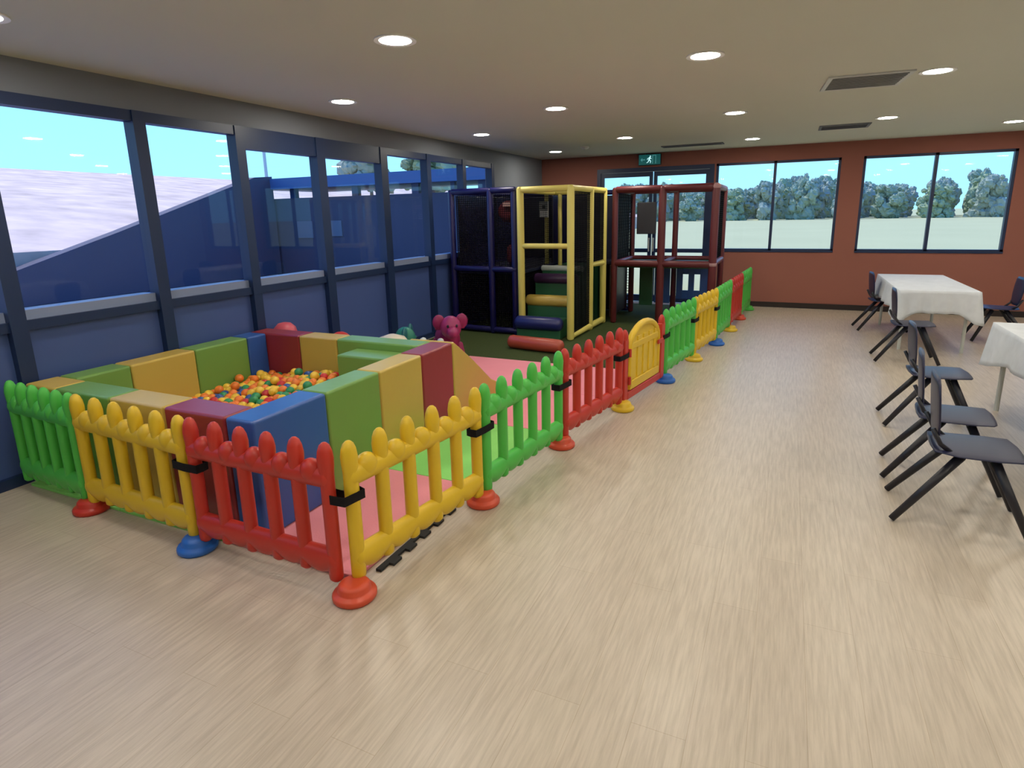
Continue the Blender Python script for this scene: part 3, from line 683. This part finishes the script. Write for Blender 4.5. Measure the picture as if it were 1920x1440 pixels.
# ------------------------------------------------------------------ tables and chairs at the right
def table(x0, x1, y0, y1, label, clabel):
    t = thing('table', label, 'table', ((x0 + x1) / 2, (y0 + y1) / 2, 0)); hx, hy = (x1 - x0) / 2, (y1 - y0) / 2
    MB().box(-hx, hx, -hy, hy, .69, .72).build('tabletop', WHITE, t, bevel=.006)
    for sx in (-1, 1):
        for sy in (-1, 1): MB().tube((sx * (hx - .07), sy * (hy - .1), 0), (sx * (hx - .07), sy * (hy - .1), .69), .018).build('leg', GREYL, t)
    # draped cloth with folds
    n = 120; vs = []; P = []
    per = [(-hx, -hy, hx, -hy), (hx, -hy, hx, hy), (hx, hy, -hx, hy), (-hx, hy, -hx, -hy)]
    for (a, b, c, d_) in per:
        for k in range(30): P.append((a + (c - a) * k / 30, b + (d_ - b) * k / 30))
    rings = 9
    for j in range(rings):
        f = j / (rings - 1)
        for k, (px, py) in enumerate(P):
            cxn = px / hx; cyn = py / hy; corner = max(0, abs(cxn) + abs(cyn) - 1.55) * 1.2
            wv = .018 * f * math.sin(k * 1.15) + .01 * f * math.sin(k * .47 + 1)
            nx, ny = (cxn if abs(cxn) > .99 else 0), (cyn if abs(cyn) > .99 else 0)
            off = .012 + .03 * f + wv + corner * .03 * f
            vs.append((px + nx * off, py + ny * off, .7245 - f * (.255 + corner * .22)))
    fs = [(j * n + k, j * n + (k + 1) % n, (j + 1) * n + (k + 1) % n, (j + 1) * n + k) for j in range(rings - 1) for k in range(n)]
    fs.append(tuple(range(n)))
    c = MB().add(vs, fs).build('tablecloth', CLOTH, smooth=False); c.location = t.location
    so = c.modifiers.new('solid', 'SOLIDIFY'); so.thickness = .003; so.offset = 1
    for p in c.data.polygons: p.use_smooth = len(p.vertices) == 4
    tag(c, clabel, 'tablecloth')
table(1.24, 2.0, 8.15, 10.05, 'rectangular table under a white cloth at the right near the terracotta wall', 'white cloth draped over the table near the terracotta wall')
table(1.62, 2.38, 3.75, 6.05, 'rectangular table under a white cloth at the right, nearer the camera', 'white cloth draped over the nearer table at the right edge')
def chair(loc, rz, label, proto=[None]):
    if proto[0] is not None: return dup(proto[0], loc, rz, label)
    t = thing('chair', label, 'chair', loc, rz, 'dark plastic chairs along the tables')   # faces +x, back at -x
    s_ = MB().loft([((x, 0, z), (0, w, 0), (.0, 0, .013)) for x, z, w in [(-.19, .425, .10), (-.18, .42, .17), (-.08, .415, .20), (.08, .42, .205), (.18, .425, .19), (.205, .415, .12)]], 16)
    s_.build('seat', NAVYP, t, smooth=True)
    b = MB().loft([((-.165 - .10 * (z - .45), 0, z), (0, w, 0), (.014, 0, 0)) for z, w in [(.46, .11), (.50, .15), (.58, .18), (.70, .185), (.77, .17), (.80, .12)]], 16)
    b.build('backrest', NAVYP, t, smooth=True)
    for sy in (-1, 1):
        MB().path([(-.10, sy * .13, .41), (-.16, sy * .15, .46), (-.20, sy * .15, .54)], .012).build('back_support', DARKP, t, smooth=True)
        MB().tube((-.06, sy * .13, .40), (-.335, sy * .20, .012), .024, .018, n=10).build('leg', DARKP, t, smooth=True)
        MB().tube((.08, sy * .13, .40), (.26, sy * .20, .012), .024, .018, n=10).build('leg', DARKP, t, smooth=True)
    MB().tube((-.05, -.13, .395), (-.05, .13, .395), .012).tube((.08, -.13, .395), (.08, .13, .395), .012).build('under_frame', DARKP, t)
    proto[0] = t; return t
chair((1.29, 9.55, 0), math.radians(5), 'dark chair at the far end of the cloth covered table, nearest the terracotta wall')
chair((1.31, 7.66, 0), 0, 'dark chair at the near corner of the far white table')
chair((1.13, 5.40, 0), 0, 'dark chair whose legs reach the walkway, first beyond the two closest ones')
chair((1.01, 4.30, 0), math.radians(-6), 'dark chair second closest to the camera on the right edge')
chair((.98, 3.72, 0), math.radians(-4), 'dark chair closest to the camera on the right edge')
chair((2.45, 9.2, 0), PI, 'dark chair on the far side of the table near the terracotta wall')
chair((2.70, 5.2, 0), PI, 'dark chair on the far side of the nearer white table')

# ------------------------------------------------------------------ outdoors
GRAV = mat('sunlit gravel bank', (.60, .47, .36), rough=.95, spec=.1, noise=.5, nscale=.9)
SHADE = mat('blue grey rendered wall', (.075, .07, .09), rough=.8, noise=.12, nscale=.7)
PAVE = mat('outdoor paving', (.20, .22, .30), rough=.85, noise=.2, nscale=2)
FIELD = mat('pale dry grass field', (.42, .43, .22), rough=.95, spec=.05, noise=.08, nscale=.15)
struct('trim_4', MB().box(-14.7, XL - .15, -20, 13.9, -.3, -.02), PAVE)
tag(bpy.data.objects['trim_4'], 'grey paving outside the glazed left wall', 'paving')
fl = MB().box(-4.68, 300, YF + .2, 119, -.25, -.05).build('field', FIELD); tag(fl, 'pale dry grass field stretching to the tree line', 'field', kind='structure')
# gravel bank behind the raked wall
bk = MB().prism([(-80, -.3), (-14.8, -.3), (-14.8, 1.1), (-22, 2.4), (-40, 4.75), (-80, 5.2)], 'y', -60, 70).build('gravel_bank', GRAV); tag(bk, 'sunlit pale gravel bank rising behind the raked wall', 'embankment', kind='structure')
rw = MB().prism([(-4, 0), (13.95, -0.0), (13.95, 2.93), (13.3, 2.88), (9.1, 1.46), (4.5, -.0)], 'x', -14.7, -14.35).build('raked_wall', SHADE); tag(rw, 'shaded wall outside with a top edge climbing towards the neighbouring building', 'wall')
# neighbouring building
nb = thing('neighbouring_building', 'low blue shaded building outside with a strip of high windows under its roof', 'building', (-10.9, 14, 0))
BX0, BX1 = -14.7, -6.6
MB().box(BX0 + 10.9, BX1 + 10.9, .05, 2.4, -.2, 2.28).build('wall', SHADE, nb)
MB().box(BX0 + 10.7, BX1 + 11.2, -.15, 2.6, 2.55, 2.86).build('roof_fascia', mat('blue fascia', (.06, .13, .26), rough=.5), nb)
hw = mat('reflecting clerestory glass', (.45, .55, .8), rough=.12, spec=.8)
x = BX0 + .2; k = 0
while x < BX1 - .4:
    w_ = 1.0 if k % 3 else .7
    f = MB().box(x + 10.9, x + w_ + 10.9, .10, .108, 2.28, 2.55).build('window', GLASS, nb)
    MB().box(x + w_ + 10.9, x + w_ + 10.9 + (.12 if k % 2 else .22), .06, .2, 2.28, 2.55).build('mullion', FRAME, nb); x += w_ + (.12 if k % 2 else .22); k += 1
for (xa, xb, za, zb) in ((-13.6, -13.0, 1.1, 1.6), (-12.3, -11.9, 1.15, 1.6), (-10.6, -10.2, 1.0, 1.55)):  # pale plates standing in for reflections of the room
    MB().box(xa + 10.9, xb + 10.9, .02, .05, za, zb).build('reflection_patch', mat('pale room reflection', (.14, .16, .18)), nb)
lp = thing('lamp_post', 'pale outdoor lamp post rising behind the raked wall', 'lamp post', (-16.7, 16, 0))
MB().tube((0, 0, 0), (0, 0, 4.2), .07, .05).build('pole', GREYL, lp); MB().box(-.9, .35, -.08, .08, 4.2, 4.32).build('lamp_arm', GREYL, lp, bevel=.02)
# trees
def tree_mesh(seed, cw, ch, th):
    rnd = random.Random(seed); mb = MB()
    for k in range(75):
        a = rnd.uniform(0, 2 * PI); rr_ = rnd.uniform(0, cw * .66); z = th + rnd.uniform(.05, .90) * ch
        s = cw * rnd.uniform(.13, .28) * (1.15 - .5 * (z - th) / ch)
        c = (rr_ * math.cos(a), rr_ * math.sin(a), z); n, m = 12, 8; st = len(mb.v); mb.ell(c, s, s, s * rnd.uniform(.8, 1.2), n, m)
        for q_ in range(st, len(mb.v)):
            v = Vector(mb.v[q_]); dd = v - Vector(c); mb.v[q_] = tuple(Vector(c) + dd * rnd.uniform(.7, 1.3))
    return mb.mesh('foliage')
def leafm(name, col): return mat(name, col, rough=.9, spec=.1, noise=.22, nscale=1.5)
LF = [leafm('blue green foliage', (.30, .36, .24)), leafm('grey green foliage', (.33, .37, .27)), leafm('olive foliage', (.33, .39, .22))]
BARK = mat('grey bark', (.12, .10, .09), rough=.9)
tr_me = []
for s in range(5):
    me = tree_mesh(s + 3, 3.6, 6.6, -.3); me.materials.append(LF[s % 3]); tr_me.append(me)
trk = MB().tube((0, 0, -.1), (0, 0, 3.0), .22, .12, n=10).mesh('trunk'); trk.materials.append(BARK)
def tree(x, y, s, sz, k, label, group, lift=0):
    t = thing('tree', label, 'tree', (x, y, -.1 if y > 90 else 1.9), k * 1.3, group); t.scale = (s, s, sz)
    o = bpy.data.objects.new('foliage', tr_me[k % 5]); C.objects.link(o); o.parent = t; o.location.z = lift
    o = bpy.data.objects.new('trunk', trk); C.objects.link(o); o.parent = t; o.scale.z = 1 + lift / 3
rnd = random.Random(11)
for k in range(72):
    row = k % 4; x = -26 + (k // 4) * 5.6 + row * 1.4 + rnd.uniform(-.3, .3)
    hh = (.88 + .13 * math.sin(x * .22 + 1) + rnd.uniform(-.04, .05)) * (1 + .07 * row)
    tree(x, 103 + row * 7, .80 + rnd.uniform(-.02, .02), hh, k, 'dense blue green tree in the row at the far edge of the field', 'trees along the far edge of the field')
for k, (x, y, s, sz, lb) in enumerate([(-24.5, 32, .6, .60, 'pale tree rising alone above the neighbouring building roof, left one'), (-20.5, 33, .7, .52, 'greenish tree above the neighbouring building roof, middle one'), (-17.0, 34, .7, .50, 'greenish tree above the neighbouring building roof, rightmost one')]):
    tree(x, y, s, sz, k + 1, lb, 'trees behind the neighbouring building', 3.0)
gb = MB().box(-300, -4.7, 13.95, 119, -.25, -.06).build('back_ground', FIELD); tag(gb, 'dry grass behind the neighbouring building', 'ground', kind='structure')
gf = MB().box(-300, 300, 119, 330, -.25, -.05).build('far_ground', FIELD); tag(gf, 'dry grass land beyond the tree line', 'ground', kind='structure')
